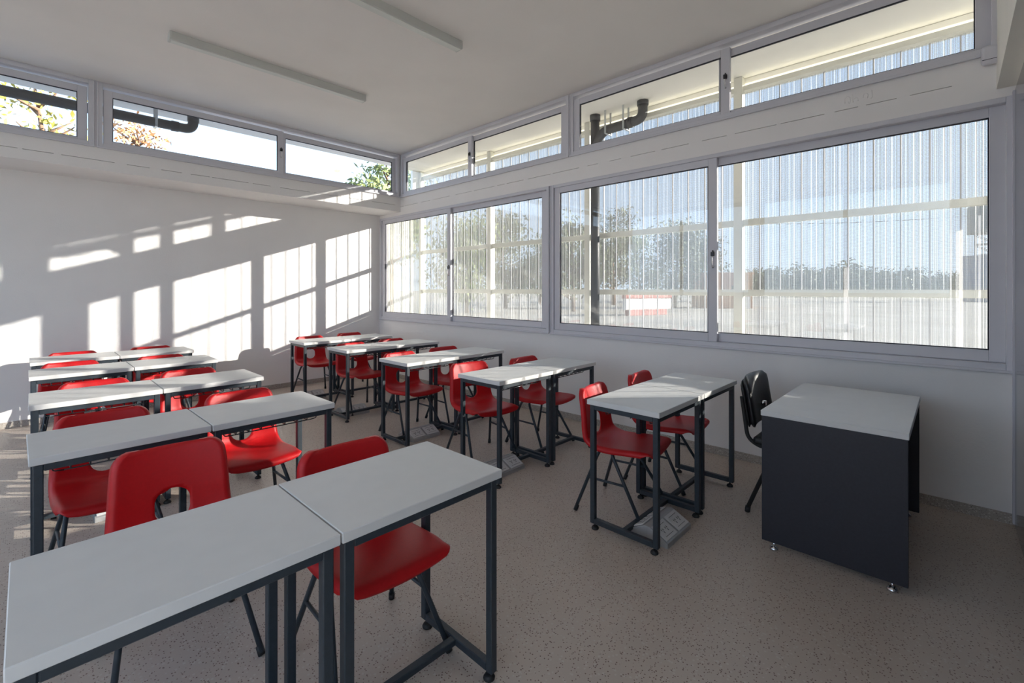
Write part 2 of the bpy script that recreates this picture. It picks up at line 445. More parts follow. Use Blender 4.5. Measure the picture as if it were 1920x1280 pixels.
# ------------------------------------------------------------------ sliding windows
def make_window(name, label, axis, base, span, zr, panes, zp, handle=True, flip=1):
    """axis 'y': window in a wall x=base, running along y; axis 'x': in a wall y=base, running along x.
    panes: list of (lo, hi, depth index) along the wall; 0 = inner track, 1 = outer track"""
    e = empty(name)
    tag(e, label, 'window', kind='structure')
    def B(mb, u0, u1, z0, z1, d0, d1, bev=0.0025):
        if axis == 'y': mb.box((base + d0 * flip, u0, z0), (base + d1 * flip, u1, z1), bev, 1)
        else: mb.box((u0, base + d0 * flip, z0), (u1, base + d1 * flip, z1), bev, 1)
    s0, s1 = span; z0, z1 = zr
    fr = MB()
    fw_, ft, fb = 0.045, 0.034, 0.048
    B(fr, s0, s0 + fw_, z0, z1, -0.012, 0.10); B(fr, s1 - fw_, s1, z0, z1, -0.012, 0.10)
    B(fr, s0 + fw_, s1 - fw_, z1 - ft, z1, -0.010, 0.10); B(fr, s0 + fw_, s1 - fw_, z0, z0 + fb, -0.010, 0.10)
    # thin architrave step
    B(fr, s0 + 0.002, s0 + 0.014, z0, z1, -0.018, -0.012); B(fr, s1 - 0.014, s1 - 0.002, z0, z1, -0.018, -0.012)
    B(fr, s0, s1, z0 - 0.006, z0 + 0.012, -0.026, -0.010)
    fr.build('outer_frame', M['alu'], e)
    for (p0, p1, di) in panes:
        dx = 0.004 + 0.042 * di
        # glass opening p0..p1, zp0..zp1 ; sash around it
        a0, a1 = p0 - 0.073, p1 + 0.073
        b0, b1 = max(zp[0] - 0.073, z0 + fb - 0.012), min(zp[1] + 0.064, z1 - ft + 0.012)
        a0 = max(a0, s0 + fw_ - 0.012); a1 = min(a1, s1 - fw_ + 0.012)
        sh = MB()
        B(sh, a0, p0, b0, b1, dx, dx + 0.036); B(sh, p1, a1, b0, b1, dx, dx + 0.036)
        B(sh, p0, p1, zp[1], b1, dx, dx + 0.036); B(sh, p0, p1, b0, zp[0], dx, dx + 0.036)
        so = sh.build('sash', M['alu'], e)
        g = MB(); B(g, p0, p1, zp[0], zp[1], dx + 0.015, dx + 0.021, 0); g.build('glass_pane', M['glass'], so)
        k = MB(); t = 0.006
        B(k, p0, p0 + t, zp[0], zp[1], dx + 0.010, dx + 0.026, 0); B(k, p1 - t, p1, zp[0], zp[1], dx + 0.010, dx + 0.026, 0)
        B(k, p0 + t, p1 - t, zp[0], zp[0] + t, dx + 0.010, dx + 0.026, 0); B(k, p0 + t, p1 - t, zp[1] - t, zp[1], dx + 0.010, dx + 0.026, 0)
        k.build('gasket', M['gasket'], so)
        if handle and di == 0:
            # latch on the meeting stile
            mz = (zp[0] + zp[1]) / 2
            up = p0 - 0.04 if axis == 'y' else p1 + 0.04
            tall = (zp[1] - zp[0]) > 1
            hz = mz + (-0.06 if tall else 0.03)
            l = MB(); B(l, up - 0.014, up + 0.014, hz, hz + 0.036, dx - 0.022, dx, 0.003)
            B(l, up - 0.005, up + 0.005, hz + 0.036, hz + 0.05, dx - 0.012, dx, 0.002)
            l.build('latch', M['latch'], so)
            L = 0.10 if tall else 0.075
            pts = [(dx, hz - 0.002), (dx - 0.028, hz - 0.012), (dx - 0.032, hz - L * 0.5), (dx - 0.02, hz - L + 0.008), (dx, hz - L)]
            if axis == 'y': P = [(base + d * flip, up, z) for d, z in pts]
            else: P = [(up, base + d, z) for d, z in pts]
            MB().tube(fillet(P, 0.02, 4), 0.006, 8).build('pull_handle', M['pull'], so)
            q = MB(); B(q, up - 0.005, up + 0.005, hz - L - 0.004, hz - L + 0.008, dx - 0.008, dx, 0.001); q.build('handle_screw', M['latch'], so)
    return e

make_window('window_1', 'tall sliding window of the lower band next to the back wall', 'y', XR, (3.300, 6.922), (0.915, 2.583),
            [(5.157, 6.80, 0), (3.455, 5.10, 1)], (1.037, 2.488))
make_window('window_2', 'tall sliding window of the lower band above the teacher desk', 'y', XR, (-0.285, 3.284), (0.915, 2.583),
            [(1.536, 3.164, 0), (-0.170, 1.49, 1)], (1.037, 2.488))
make_window('window_3', 'low clerestory window of the window wall next to the back corner', 'y', XR, (3.022, 6.306), (2.858, ZC - 0.012),
            [(4.713, 6.182, 0), (3.175, 4.65, 1)], (2.939, 3.401))
make_window('window_4', 'low clerestory window of the window wall with a drain pipe outside', 'y', XR, (-0.232, 3.014), (2.858, ZC - 0.012),
            [(1.431, 2.896, 0), (-0.108, 1.39, 1)], (2.939, 3.401))
make_window('window_5', 'clerestory window above the back beam ending at the corner', 'x', YC, (0.505, 4.075), (2.866, ZC - 0.012),
            [(0.628, 2.257, 0), (2.37, 3.975, 1)], (2.949, 3.409))
make_window('window_6', 'clerestory window above the back beam with a pipe across its view', 'x', YC, (-3.19, 0.487), (2.866, ZC - 0.012),
            [(-2.95, -1.31, 0), (-1.25, 0.362, 1)], (2.949, 3.409))
make_window('window_7', 'full-height sliding glass wall opposite the screen, towards the front', 'y', XL, (-0.1, 3.2), (0.05, 3.46),
            [(1.60, 3.08, 0), (0.02, 1.54, 1)], (0.17, 3.36), False, -1)
make_window('window_8', 'full-height sliding glass wall opposite the screen, towards the back', 'y', XL, (3.3, 6.6), (0.05, 3.46),
            [(5.0, 6.48, 0), (3.42, 4.94, 1)], (0.17, 3.36), False, -1)
make_window('window_9', 'wide sliding glass door in the front wall, away from the screened windows', 'x', YF, (XL + 0.03, 0.1), (0.05, 2.64),
            [(-3.05, -1.60, 0), (-1.53, -0.02, 1)], (0.17, 2.54), False, -1)
tag(MB().box((0.487, YC - 0.004, 2.866), (0.505, YC + 0.10, ZC)).build('trim_3', M['alu']),
    'white mullion strip between the two back clerestory windows', 'trim', kind='structure')
tag(MB().box((XR - 0.004, 3.014, 2.858), (XR + 0.10, 3.022, ZC)).build('trim_4', M['alu']),
    'white mullion strip between the clerestory windows of the window wall', 'trim', kind='structure')
tag(MB().box((XL, YC - 0.001, ZC - 0.013), (XR, YC + 0.10, ZC)).box((XR - 0.001, YF, ZC - 0.013), (XR + 0.10, YC, ZC)).build('trim_5', M['alu']),
    'white head strip between the clerestory frames and the ceiling', 'trim', kind='structure')
tag(MB().box((4.075, YC - 0.004, 2.866), (XR, YC + 0.12, ZC - 0.013)).build('trim_6', M['alu']),
    'white corner post where the two clerestory bands meet', 'trim', kind='structure')

# ------------------------------------------------------------------ ground and gallery outside
tag(MB().box((-220, -220, -0.32), (320, 320, -0.22)).build('ground', M['ground']),
    'bare pale yard ground outside the windows', 'ground', kind='structure')
tag(MB().box((XR + 0.13, -2.5, -0.22), (5.3, 7.6, -0.02)).build('gallery_floor', M['concrete']),
    'narrow concrete strip between the window wall and the perforated screen', 'floor', kind='structure')

# perforated sheet panels
PW = 0.18
def panel_mesh(h, mat='perf', seam='seam'):
    prof = []
    nr = 4
    prof.append((0.0, -0.008)); prof.append((0.0015, 0.0))
    for i in range(nr):
        a = 0.0015 + (PW - 0.003) * i / nr; s = (PW - 0.003) / nr
        prof += [(a + s * 0.12, 0.0), (a + s * 0.30, 0.012), (a + s * 0.70, 0.012), (a + s * 0.88, 0.0)]
    prof.append((PW - 0.0015, 0.0)); prof.append((PW - 0.0005, -0.008))
    me = bpy.data.meshes.new('perforated_panel')
    vs = []; fs = []
    for x, y in prof: vs += [(x, y, 0), (x, y, h)]
    for i in range(len(prof) - 1): fs.append((2 * i, 2 * i + 2, 2 * i + 3, 2 * i + 1))
    n0 = len(fs)
    # folded solid seam along one edge
    n = len(vs); sw = 0.0055
    for x, y in ((-sw, -0.006), (-sw, 0.004), (sw, 0.004), (sw, -0.006)): vs += [(x, y, 0), (x, y, h)]
    for i in range(3): fs.append((n + 2 * i, n + 2 * i + 2, n + 2 * i + 3, n + 2 * i + 1))
    me.from_pydata(vs, [], fs)
    me.materials.append(M[mat]); me.materials.append(M[seam])
    for i in range(n0, len(fs)): me.polygons[i].material_index = 1
    # unrolled sheet coordinates in metres for the hole pattern
    arc = [0.0]
    for p, q in zip(prof, prof[1:]): arc.append(arc[-1] + math.hypot(q[0] - p[0], q[1] - p[1]))
    uv = me.uv_layers.new(name='sheet')
    for lp in me.loops:
        vi = lp.vertex_index
        uv.data[lp.index].uv = (arc[vi // 2] if vi // 2 < len(arc) else 0.0, me.vertices[vi].co.z)
    return me
scr = empty('perforated_screen', (XO, 0, 0))
tag(scr, 'long white perforated metal screen of ribbed panels outside the windows', 'screen')
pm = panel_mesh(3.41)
# seams fall on y = 1.387 + k*0.18
k0 = int(math.floor((-2.4 - 1.387) / PW)); k1 = int(math.floor((6.98 - 1.387) / PW))
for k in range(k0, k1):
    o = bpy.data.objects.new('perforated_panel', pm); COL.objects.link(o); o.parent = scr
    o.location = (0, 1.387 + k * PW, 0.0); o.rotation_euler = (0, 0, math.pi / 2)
for z, h in ((2.083, 0.062), (1.38, 0.062), (0.55, 0.062)):
    MB().box((-0.075, -2.4, z - h / 2), (-0.025, 7.0, z + h / 2), 0.003, 1).build('rail', M['cream'], scr)
MB().box((-0.075, -2.4, 3.405), (0.03, 7.0, 3.455), 0.003, 1).build('top_rail', M['cream'], scr)
MB().box((-0.03, -2.4, 3.49), (0.03, 7.0, ZC), 0.003, 1).build('head_beam', M['soffit'], scr)
for y, wd in ((6.99, 0.055), (5.18, 0.08), (3.37, 0.08), (1.555, 0.08), (-0.24, 0.08), (-2.06, 0.08)):
    MB().box((-0.11, y - wd / 2, -0.02), (-0.025, y + wd / 2, ZC), 0.003, 1).build('post', M['cream'], scr)
# end of gallery
es = empty('end_screen', (0, 7.035, 0))
tag(es, 'short white ribbed metal panel closing the end of the gallery', 'screen')
pm2 = panel_mesh(2.92, 'perf_white', 'cream')
for k in range(4):
    o = bpy.data.objects.new('perforated_panel', pm2); COL.objects.link(o); o.parent = es
    o.location = (4.24 + k * PW, 0.02, 0)
MB().box((4.80, -0.01, 2.95), (4.96, 0.05, ZC), 0.003, 1).build('end_post', M['soffit'], es)
MB().box((4.22, -0.01, 2.90), (4.96, 0.05, 2.95), 0.003, 1).build('end_rail', M['cream'], es)

# drain pipes
dp = empty('drain_pipe', (4.81, 3.165, 0))
tag(dp, 'dark grey drain pipe with elbow and branch under the eaves', 'pipe')
MB().tube([(0, 0, -0.1), (0, 0, ZC)], 0.054, 18).build('downpipe', M['pvc'], dp)
MB().tube(fillet([(0, 0, 3.19), (0, -0.11, 3.32), (0, -0.634, 3.345), (0, -0.634, ZC)], 0.09, 8), 0.054, 18).build('branch_pipe', M['pvc'], dp)
for p, q, rr in (((0, 0, ZC - 0.07), (0, 0, ZC), 0.064), ((0, -0.634, ZC - 0.05), (0, -0.634, ZC), 0.064),
                 ((0, -0.46, 3.337), (0, -0.51, 3.339), 0.062), ((0, 0, 3.06), (0, 0, 3.12), 0.062)):
    MB().tube([p, q], rr, 18).build('pipe_collar', M['pvc'], dp)
for y in (-0.18, -0.42):
    s_ = MB(); s_.box((-0.062, y - 0.012, 3.27), (-0.059, y + 0.012, ZC)); s_.box((0.059, y - 0.012, 3.27), (0.062, y + 0.012, ZC))
    s_.box((-0.062, y - 0.012, 3.266), (0.062, y + 0.012, 3.271))
    s_.build('hanger_strap', M['strap'], dp)
rp = empty('roof_pipe', (0, 6.74, 3.365))
tag(rp, 'dark grey drain pipe hung along the eaves outside the back clerestory', 'pipe')
MB().tube(fillet([(-3.0, 0, -0.01), (1.42, 0, 0), (1.42, 0, 0.2)], 0.11, 8), 0.054, 18).build('pipe_run', M['pvc'], rp)
MB().tube([(1.20, 0, 0), (1.27, 0, 0)], 0.061, 18).build('pipe_collar', M['pvc'], rp)
MB().tube([(1.42, 0, 0.10), (1.42, 0, 0.175)], 0.061, 18).build('pipe_collar', M['pvc'], rp)
for x in (1.05, -0.75):
    MB().box((x - 0.012, -0.061, -0.06), (x + 0.012, -0.057, 0.175)).box((x - 0.012, 0.057, -0.06), (x + 0.012, 0.061, 0.175)).box((x - 0.012, -0.061, -0.061), (x + 0.012, 0.061, -0.057)).build('hanger_strap', M['strap'], rp)

# ------------------------------------------------------------------ ceiling luminaires
def luminaire(x0, x1, y, label):
    e = empty('ceiling_light', ((x0 + x1) / 2, y, ZC)); L = (x1 - x0) / 2
    tag(e, label, 'light', 'strip lights on the ceiling')
    MB().box((-L, -0.04, -0.068), (L, 0.04, 0), 0.003, 1).build('housing', M['lamp_body'], e)
    MB().box((-L + 0.012, -0.032, -0.074), (L - 0.012, 0.032, -0.066), 0.002, 1).build('diffuser', M['lamp_diff'], e)
    MB().box((-L - 0.004, -0.042, -0.07), (-L + 0.012, 0.042, 0), 0.002, 1).build('end_cap', M['lamp_body'], e)
    MB().box((L - 0.012, -0.042, -0.07), (L + 0.004, 0.042, 0), 0.002, 1).build('end_cap', M['lamp_body'], e)
luminaire(0.82, 2.57, 4.69, 'grey strip light on the ceiling, the one towards the back clerestory')
luminaire(0.82, 2.58, 3.08, 'grey strip light on the ceiling over the middle of the desks')
luminaire(-1.75, -0.03, 4.69, 'grey strip light at the ceiling edge, in line with the back one')

# conduit and box at the end of the window wall clerestory
cb = empty('junction_box', (XR - 0.012, -0.172, 2.79))
tag(cb, 'small white rounded junction box with trunking at the clerestory end', 'box')
MB().box((-0.035, -0.042, 0), (0, 0.04, 0.118), 0.018, 4).build('cover', M['alu'], cb)
MB().box((-0.036, -0.04, 0.028), (-0.034, 0.036, 0.031)).build('seam', M['gasket'], cb)
MB().box((-0.018, -0.032, 0.10), (0, -0.004, 0.74), 0.003, 1).build('trunking', M['alu'], cb)

# ------------------------------------------------------------------ student desk
TW, TD, TH = 0.607, 0.457, 0.765
def make_desk():
    e = empty('student_desk')
    MB().box((-TW / 2, -TD / 2, TH - 0.030), (TW / 2, TD / 2, TH), 0.0022, 1).build('tabletop', M['top'], e)
    q = 0.030; x = TW / 2 - 0.012 - q / 2; y = TD / 2 - 0.014 - q / 2
    for sx in (-1, 1):
        for sy in (-1, 1):
            cx, cy = sx * x, sy * y
            l = MB().box((cx - q / 2, cy - q / 2, 0.032), (cx + q / 2, cy + q / 2, TH - 0.030), 0.003, 1).build('leg', M['steel'], e)
            fy = cy - sy * 0.012
            MB().tube([(cx, fy, 0.0), (cx, fy, 0.006), (cx, fy, 0.016), (cx, fy, 0.020)], 0.02, 14, radii=[0.021, 0.022, 0.016, 0.007]).tube([(cx, fy, 0.018), (cx, fy, 0.034)], 0.006, 8).build('glide', M['rubber'], l)
    for sx in (-1, 1):
        MB().box((sx * x - q / 2, -y + q / 2, 0.032), (sx * x + q / 2, y - q / 2, 0.062), 0.003, 1).build('foot_rail', M['steel'], e)
        MB().box((sx * x - q / 2, -y + q / 2, TH - 0.060), (sx * x + q / 2, y - q / 2, TH - 0.030), 0.003, 1).build('side_rail', M['steel'], e)
    for sy in (-1, 1):
        MB().box((-x + q / 2, sy * y - q / 2, TH - 0.060), (x - q / 2, sy * y + q / 2, TH - 0.030), 0.003, 1).build('top_rail', M['steel'], e)
    MB().box((-x + q / 2, -0.015, 0.034), (x - q / 2, 0.015, 0.060), 0.003, 1).build('stretcher', M['steel'], e)
    wb = MB()
    zb = TH - 0.088
    for k in range(7):
        xx = -0.18 + 0.06 * k
        wb.tube(fillet([(xx, -0.135, TH - 0.06), (xx, -0.15, zb), (xx, 0.15, zb), (xx, 0.165, TH - 0.06)], 0.014, 3), 0.0028, 6)
    for yy in (-0.14, 0.0, 0.14): wb.tube([(-0.2, yy, zb - 0.003), (0.2, yy, zb - 0.003)], 0.0028, 6)
    for sx in (-1, 1):
        wb.tube(fillet([(sx * 0.2, -0.14, zb - 0.003), (sx * 0.235, -0.14, zb), (sx * 0.235, -0.14, TH - 0.05)], 0.012, 4), 0.0028, 6)
        wb.tube(fillet([(sx * 0.2, 0.14, zb - 0.003), (sx * 0.235, 0.14, zb), (sx * 0.235, 0.14, TH - 0.05)], 0.012, 4), 0.0028, 6)
    wb.build('wire_basket', M['wire'], e)
    return e

def make_socket_box():
    e = empty('floor_socket_box')
    # wedge body running along x, plates on both slopes
    prof = [(-0.125, 0), (0.125, 0), (0.125, 0.028), (0.012, 0.085), (-0.012, 0.085), (-0.125, 0.028)]
    MB().prism(prof, 0, -0.155, 0.155, 0.002).build('body', M['socket_box'], e)
    sl = math.atan2(0.057, 0.113)
    for sy in (-1, 1):
        for sx in (-1, 1):
            p = MB().box((-0.068, -0.052, 0), (0.068, 0.052, 0.006), 0.002, 1)
            p = p.build('socket_plate', M['socket_plate'], e)
            p.location = (sx * 0.078, sy * 0.0695, 0.0575)
            p.rotation_euler = (-sy * sl, 0, 0)
            r = MB()
            r.box((-0.045, -0.034, 0.006), (0.045, -0.032, 0.0068)); r.box((-0.045, 0.032, 0.006), (0.045, 0.034, 0.0068))
            for hx in (-0.022, 0.022):
                for (dx, dy) in ((-0.008, 0.006), (0.008, 0.006), (0, -0.010)):
                    r.box((hx + dx - 0.0022, dy - 0.006, 0.006), (hx + dx + 0.0022, dy + 0.006, 0.0067))
            r.build('socket_slot', M['latch'], p)
    return e

# ------------------------------------------------------------------ red shell chair
def make_chair():
    e = empty('school_chair')
    prof = [(-0.246, 0.394), (-0.250, 0.408), (-0.243, 0.424), (-0.222, 0.433), (-0.16, 0.434), (-0.07, 0.428), (0.02, 0.421), (0.09, 0.419), (0.140, 0.425),
            (0.170, 0.442), (0.186, 0.470), (0.193, 0.51), (0.198, 0.555), (0.204, 0.605), (0.211, 0.655), (0.220, 0.703), (0.230, 0.742), (0.236, 0.757), (0.245, 0.762), (0.255, 0.758)]
    hw = [0.196, 0.198, 0.201, 0.206, 0.214, 0.217, 0.217, 0.216, 0.215, 0.214, 0.212, 0.209, 0.206, 0.203, 0.200, 0.196, 0.190, 0.185, 0.181, 0.178]
    # dense resample with Catmull-Rom
    def cr(vals, t):
        n = len(vals); i = min(int(t), n - 2); f = t - i
        p0, p1, p2, p3 = vals[max(i - 1, 0)], vals[i], vals[i + 1], vals[min(i + 2, n - 1)]
        return 0.5 * (2 * p1 + (p2 - p0) * f + (2 * p0 - 5 * p1 + 4 * p2 - p3) * f * f + (3 * p1 - p0 - 3 * p2 + p3) * f ** 3)
    ys = [p[0] for p in prof]; zs = [p[1] for p in prof]
    dense = []
    N = 400
    for k in range(N + 1):
        t = (len(prof) - 1) * k / N
        dense.append((cr(ys, t), cr(zs, t), cr(hw, t)))
    L = [0]
    for a, b in zip(dense, dense[1:]): L.append(L[-1] + math.hypot(b[0] - a[0], b[1] - a[1]))
    NT, NU = 76, 36
    rows = []
    j = 0
    for i in range(NT + 1):
        s = L[-1] * i / NT
        while j < N - 1 and L[j + 1] < s: j += 1
        f = (s - L[j]) / max(1e-9, L[j + 1] - L[j])
        a, b = dense[j], dense[j + 1]
        rows.append([a[q] + (b[q] - a[q]) * f for q in range(3)])
    Ltot = L[-1]
    s_bend = min(range(NT + 1), key=lambda i: abs(rows[i][0] - 0.17) + abs(rows[i][1] - 0.442)) * Ltot / NT
    bm = bmesh.new()
    grid = []
    for i, (y, z, h) in enumerate(rows):
        s = Ltot * i / NT
        # tangent and normal of the profile
        a, b = rows[max(i - 1, 0)], rows[min(i + 1, NT)]
        ty, tz = b[0] - a[0], b[1] - a[1]; l = math.hypot(ty, tz); ty /= l; tz /= l
        ny, nz = -tz, ty            # towards the sitter
        if z > 0.73: ny, nz = -1.0, 0.08
        elif y < -0.215: ny, nz = 0.0, 1.0
        # rounded corners at both ends
        rc_t, rc_f = 0.075, 0.05
        hh = h
        d_end = Ltot - s
        if d_end < rc_t: hh = h - rc_t + math.sqrt(max(0, rc_t ** 2 - (rc_t - d_end) ** 2))
        if s < rc_f: hh = h - rc_f + math.sqrt(max(0, rc_f ** 2 - (rc_f - s) ** 2))
        back = min(1, max(0, (z - 0.46) / 0.12)) if y > 0.1 else 0
        row = []
        for k in range(NU + 1):
            u = -1 + 2 * k / NU
            # more columns near the rim
            uu = math.sin(u * math.pi / 2) * 0.45 + u * 0.55
            x = uu * hh
            conc = (0.030 * back + 0.012 * (1 - back)) * (uu ** 2)
            rim = max(0, (abs(uu) - 0.90) / 0.10) * min(1, s / 0.09)
            bend = math.exp(-((s - s_bend) / 0.085) ** 2)
            off = conc + 0.020 * bend * abs(uu) ** 2.4 - 0.032 * rim ** 2
            row.append((bm.verts.new((x, y + ny * off, z + nz * off)), x, s))
        grid.append(row)
    # hand hole in the backrest: rounded slot, laid out along the profile length
    def s_at(zt):
        i = min((i for i in range(NT + 1) if rows[i][0] > 0.15), key=lambda i: abs(rows[i][1] - zt))
        return i * Ltot / NT
    def P_at(sv):
        t = sv / Ltot * NT; i = min(int(t), NT - 1); f = t - i
        return Vector((0, rows[i][0] * (1 - f) + rows[i + 1][0] * f, rows[i][1] * (1 - f) + rows[i + 1][1] * f))
    hz0, hz1, hwid = s_at(0.456), s_at(0.594), 0.060
    def inside(x, z, pad=0.0):
        r = hwid + pad
        czl, czh = hz0 + 0.055, hz1 - 0.05
        if z < czl: return math.hypot(x / r, (z - czl) / (0.055 + pad)) < 1
        if z > czh: return math.hypot(x / r, (z - czh) / (0.05 + pad)) < 1
        return abs(x) < r
    for i in range(NT):
        for k in range(NU):
            q = [grid[i][k], grid[i + 1][k], grid[i + 1][k + 1], grid[i][k + 1]]
            mx = sum(v[1] for v in q) / 4; mz = sum(v[2] for v in q) / 4
            if inside(mx, mz): continue
            f = bm.faces.new([v[0] for v in q]); f.smooth = True
    # snap the jagged hole border to the slot outline
    info = {v[0]: (v[1], v[2]) for r in grid for v in r}
    for v in list(bm.verts):
        if not v.link_faces: bm.verts.remove(v); continue
    for v in bm.verts:
        if v.is_boundary and v in info:
            x, z = info[v]
            if abs(x) < hwid + 0.03 and hz0 - 0.03 < z < hz1 + 0.03:
                cz = min(max(z, hz0 + 0.055), hz1 - 0.05)
                dx, dz = x, z - cz
                lo, hi = 0.0, 3.0
                d = math.hypot(dx, dz)
                if d < 1e-6: continue
                for _ in range(30):
                    mid = (lo + hi) / 2
                    if inside(dx * mid, cz + dz * mid): lo = mid
                    else: hi = mid
                v.co.x = dx * lo
                v.co += P_at(cz + dz * lo) - P_at(z)
    bmesh.ops.recalc_face_normals(bm, faces=bm.faces[:])
    me = bpy.data.meshes.new('shell'); bm.to_mesh(me); bm.free()
    me.materials.append(M['red'])
    o = bpy.data.objects.new('shell', me); COL.objects.link(o)
    md = o.modifiers.new('thickness', 'SOLIDIFY'); md.thickness = 0.005; md.offset = 0
    dg = bpy.context.evaluated_depsgraph_get()
    me2 = bpy.data.meshes.new_from_object(o.evaluated_get(dg)); me2.name = 'shell'
    o.modifiers.clear(); o.data = me2; o.parent = e
    # steel frame: two inverted-U leg pairs meeting under the seat
    r = 0.0105
    for sx in (-1, 1):
        for (yt, yf, xo, xf) in ((0.025, -0.205, 0.155, 0.225), (0.10, 0.235, 0.15, 0.225)):
            pts = fillet([(0.0, yt + (0.02 if yf < 0 else -0.01), 0.398), (sx * xo, yt, 0.398), (sx * xf, yf, 0.012)], 0.06, 7)
            l = MB().tube(pts, r, 10).build('leg', M['steel'], e)
            d = (Vector((sx * xo, yt, 0.398)) - Vector((sx * xf, yf, 0.012))).normalized()
            p0 = Vector((sx * xf, yf, 0.0)); p0.z = 0.002
            MB().tube([p0, p0 + d * 0.035], 0.0135, 10).build('foot_cap', M['rubber'], l)
        a = Vector((sx * 0.155, 0.025, 0.398)).lerp(Vector((sx * 0.225, -0.205, 0.012)), 0.47)
        b = Vector((sx * 0.15, 0.10, 0.398)).lerp(Vector((sx * 0.225, 0.235, 0.012)), 0.47)
        MB().tube([a, b], 0.008, 8).build('side_brace', M['steel'], e)
    MB().box((-0.11, -0.10, 0.398), (-0.06, 0.13, 0.413), 0.003, 1).box((0.06, -0.10, 0.398), (0.11, 0.13, 0.413), 0.003, 1).build('seat_bracket', M['steel'], e)
    return e

desk0 = make_desk()
chair0 = make_chair()
sock0 = make_socket_box()
first = {'d': True, 'c': True, 's': True}
def place(proto, key, loc, rz, label, cat, group):
    if first[key]:
        o = proto; first[key] = False
    else:
        o = copy_tree(proto)
    o.location = loc; o.rotation_euler = (0, 0, math.radians(rz))
    tag(o, label, cat, group)
    return o

ROW = ['row nearest the teacher desk', 'second row from the teacher desk', 'middle row', 'second row from the back wall', 'row against the back wall']
left_rows = [(-0.026, 1.182, 0), (0.006, 2.568, 0.6), (0.013, 3.732, -0.3), (0.017, 4.945, 0), (0.028, 5.888, 0)]
right_rows = [(2.300, 1.115, 0), (2.300, 2.305, 0), (2.298, 3.455, 0.3), (2.335, 4.625, 0), (2.315, 5.660, 0)]
for i, (x, y, rz) in enumerate(left_rows):
    for j in (0, 1):
        side = 'wall-side' if j == 0 else 'aisle-side'
        place(desk0, 'd', (x + TW / 2 + j * (TW + 0.005), y + TD / 2, 0), rz,
              'white student desk, %s one, %s, bank away from windows' % (side, ROW[i]),
              'desk', 'student desks in the bank away from the windows')
for i, (x, y, rz) in enumerate(right_rows):
    for j in (0, 1):
        side = 'aisle-side' if j == 0 else 'window-side'
        place(desk0, 'd', (x + TW / 2 + j * (TW + 0.005), y + TD / 2, 0), rz,
              'white student desk, %s one, %s, bank beside windows' % (side, ROW[i]),
              'desk', 'student desks in the bank beside the windows')

chairs_l = [[(0.415, 2.15, -2), (0.925, 1.635, -2)], [(0.300, 3.07, 2), (0.950, 3.09, 0)], [(0.345, 4.22, 0), (0.930, 4.28, 3)],
            [(0.283, 5.51, 0), (0.921, 5.42, 0)], [(0.344, 6.40, 0), (0.985, 6.38, 0)]]
chairs_r = [[(2.690, 1.55, 8), (3.325, 1.55, 4)], [(2.690, 2.90, -10), (3.300, 2.76, 0)], [(2.666, 3.91, 0), (3.245, 3.94, -3)],
            [(2.732, 5.06, 2), (3.309, 5.11, 0)], [(2.709, 6.23, -2), (3.335, 6.30, 0)]]
for i in range(5):
    for j in (0, 1):
        x, y, a = chairs_l[i][j]
        side = 'wall-side' if j == 0 else 'aisle-side'
        lab = 'red chair at %s desk, %s, bank away from windows' % (side, ROW[i])
        place(chair0, 'c', (x, y, 0), a, lab, 'chair', 'red chairs in the bank away from the windows')
for i in range(5):
    for j in (0, 1):
        x, y, a = chairs_r[i][j]
        side = 'aisle-side' if j == 0 else 'window-side'
        lab = 'red chair at %s desk, %s, bank beside windows' % (side, ROW[i])
        place(chair0, 'c', (x, y, 0), a, lab, 'chair', 'red chairs in the bank beside the windows')
for i, (x, y) in enumerate(((2.565, 1.245), (2.57, 2.575), (2.62, 3.72), (2.57, 4.97), (2.57, 6.08))):
    place(sock0, 's', (x, y, 0), 0, 'grey floor socket box in window bank, %s' % ROW[i], 'socket box', 'floor socket boxes')
place(sock0, 's', (0.445, 3.885, 0), 0, 'grey metal floor socket box under the desks away from the windows', 'socket box', 'floor socket boxes')

third = [(-2.42, 1.15, ROW[0]), (-2.40, 2.40, ROW[1])]
for i, (x, y, rw) in enumerate(third):
    for j in (0, 1):
        side = 'wall-side' if j == 0 else 'aisle-side'
        place(desk0, 'd', (x + TW / 2 + j * (TW + 0.005), y + TD / 2, 0), 0, 'white student desk, %s one, %s, bank by the glass wall' % (side, rw), 'desk', 'student desks by the glass wall')
        place(chair0, 'c', (x + 0.30 + j * 0.62, y + 0.50, 0), 3 - 5 * j, 'red chair at %s desk, %s, bank by the glass wall' % (side, rw), 'chair', 'red chairs by the glass wall')

# ------------------------------------------------------------------ teacher desk and chair
td = empty('teacher_desk', (3.31, 0.452, 0))
tag(td, 'teacher desk with white top and dark anthracite end panels', 'desk')
MB().box((-0.512, -0.312, 0.722), (0.512, 0.312, 0.752), 0.002, 1).build('desktop', M['top'], td)
for sx in (-1, 1):
    xa = sx * 0.508; xb = sx * 0.483
    p = MB().box((min(xa, xb), -0.308, 0.038), (max(xa, xb), 0.308, 0.722), 0.002, 1).build('end_panel', M['desk'], td)
    for sy in (-1, 1):
        c = (sx * 0.4955, sy * 0.25)
        MB().tube([(c[0], c[1], 0), (c[0], c[1], 0.008), (c[0], c[1], 0.018)], 0.02, 14, radii=[0.022, 0.022, 0.012]).tube([(c[0], c[1], 0.016), (c[0], c[1], 0.038)], 0.006, 8).build('glide', M['chrome'], p)
MB().box((-0.483, 0.10, 0.30), (0.483, 0.118, 0.722), 0.002, 1).build('modesty_panel', M['desk'], td)

tc_ = empty('teacher_chair', (3.415, 0.73, 0))
tag(tc_, 'black padded chair with tube frame pushed behind the teacher desk', 'chair')
MB().box((-0.225, -0.22, 0.43), (0.225, 0.19, 0.48), 0.02, 4).build('seat', M['black'], tc_)
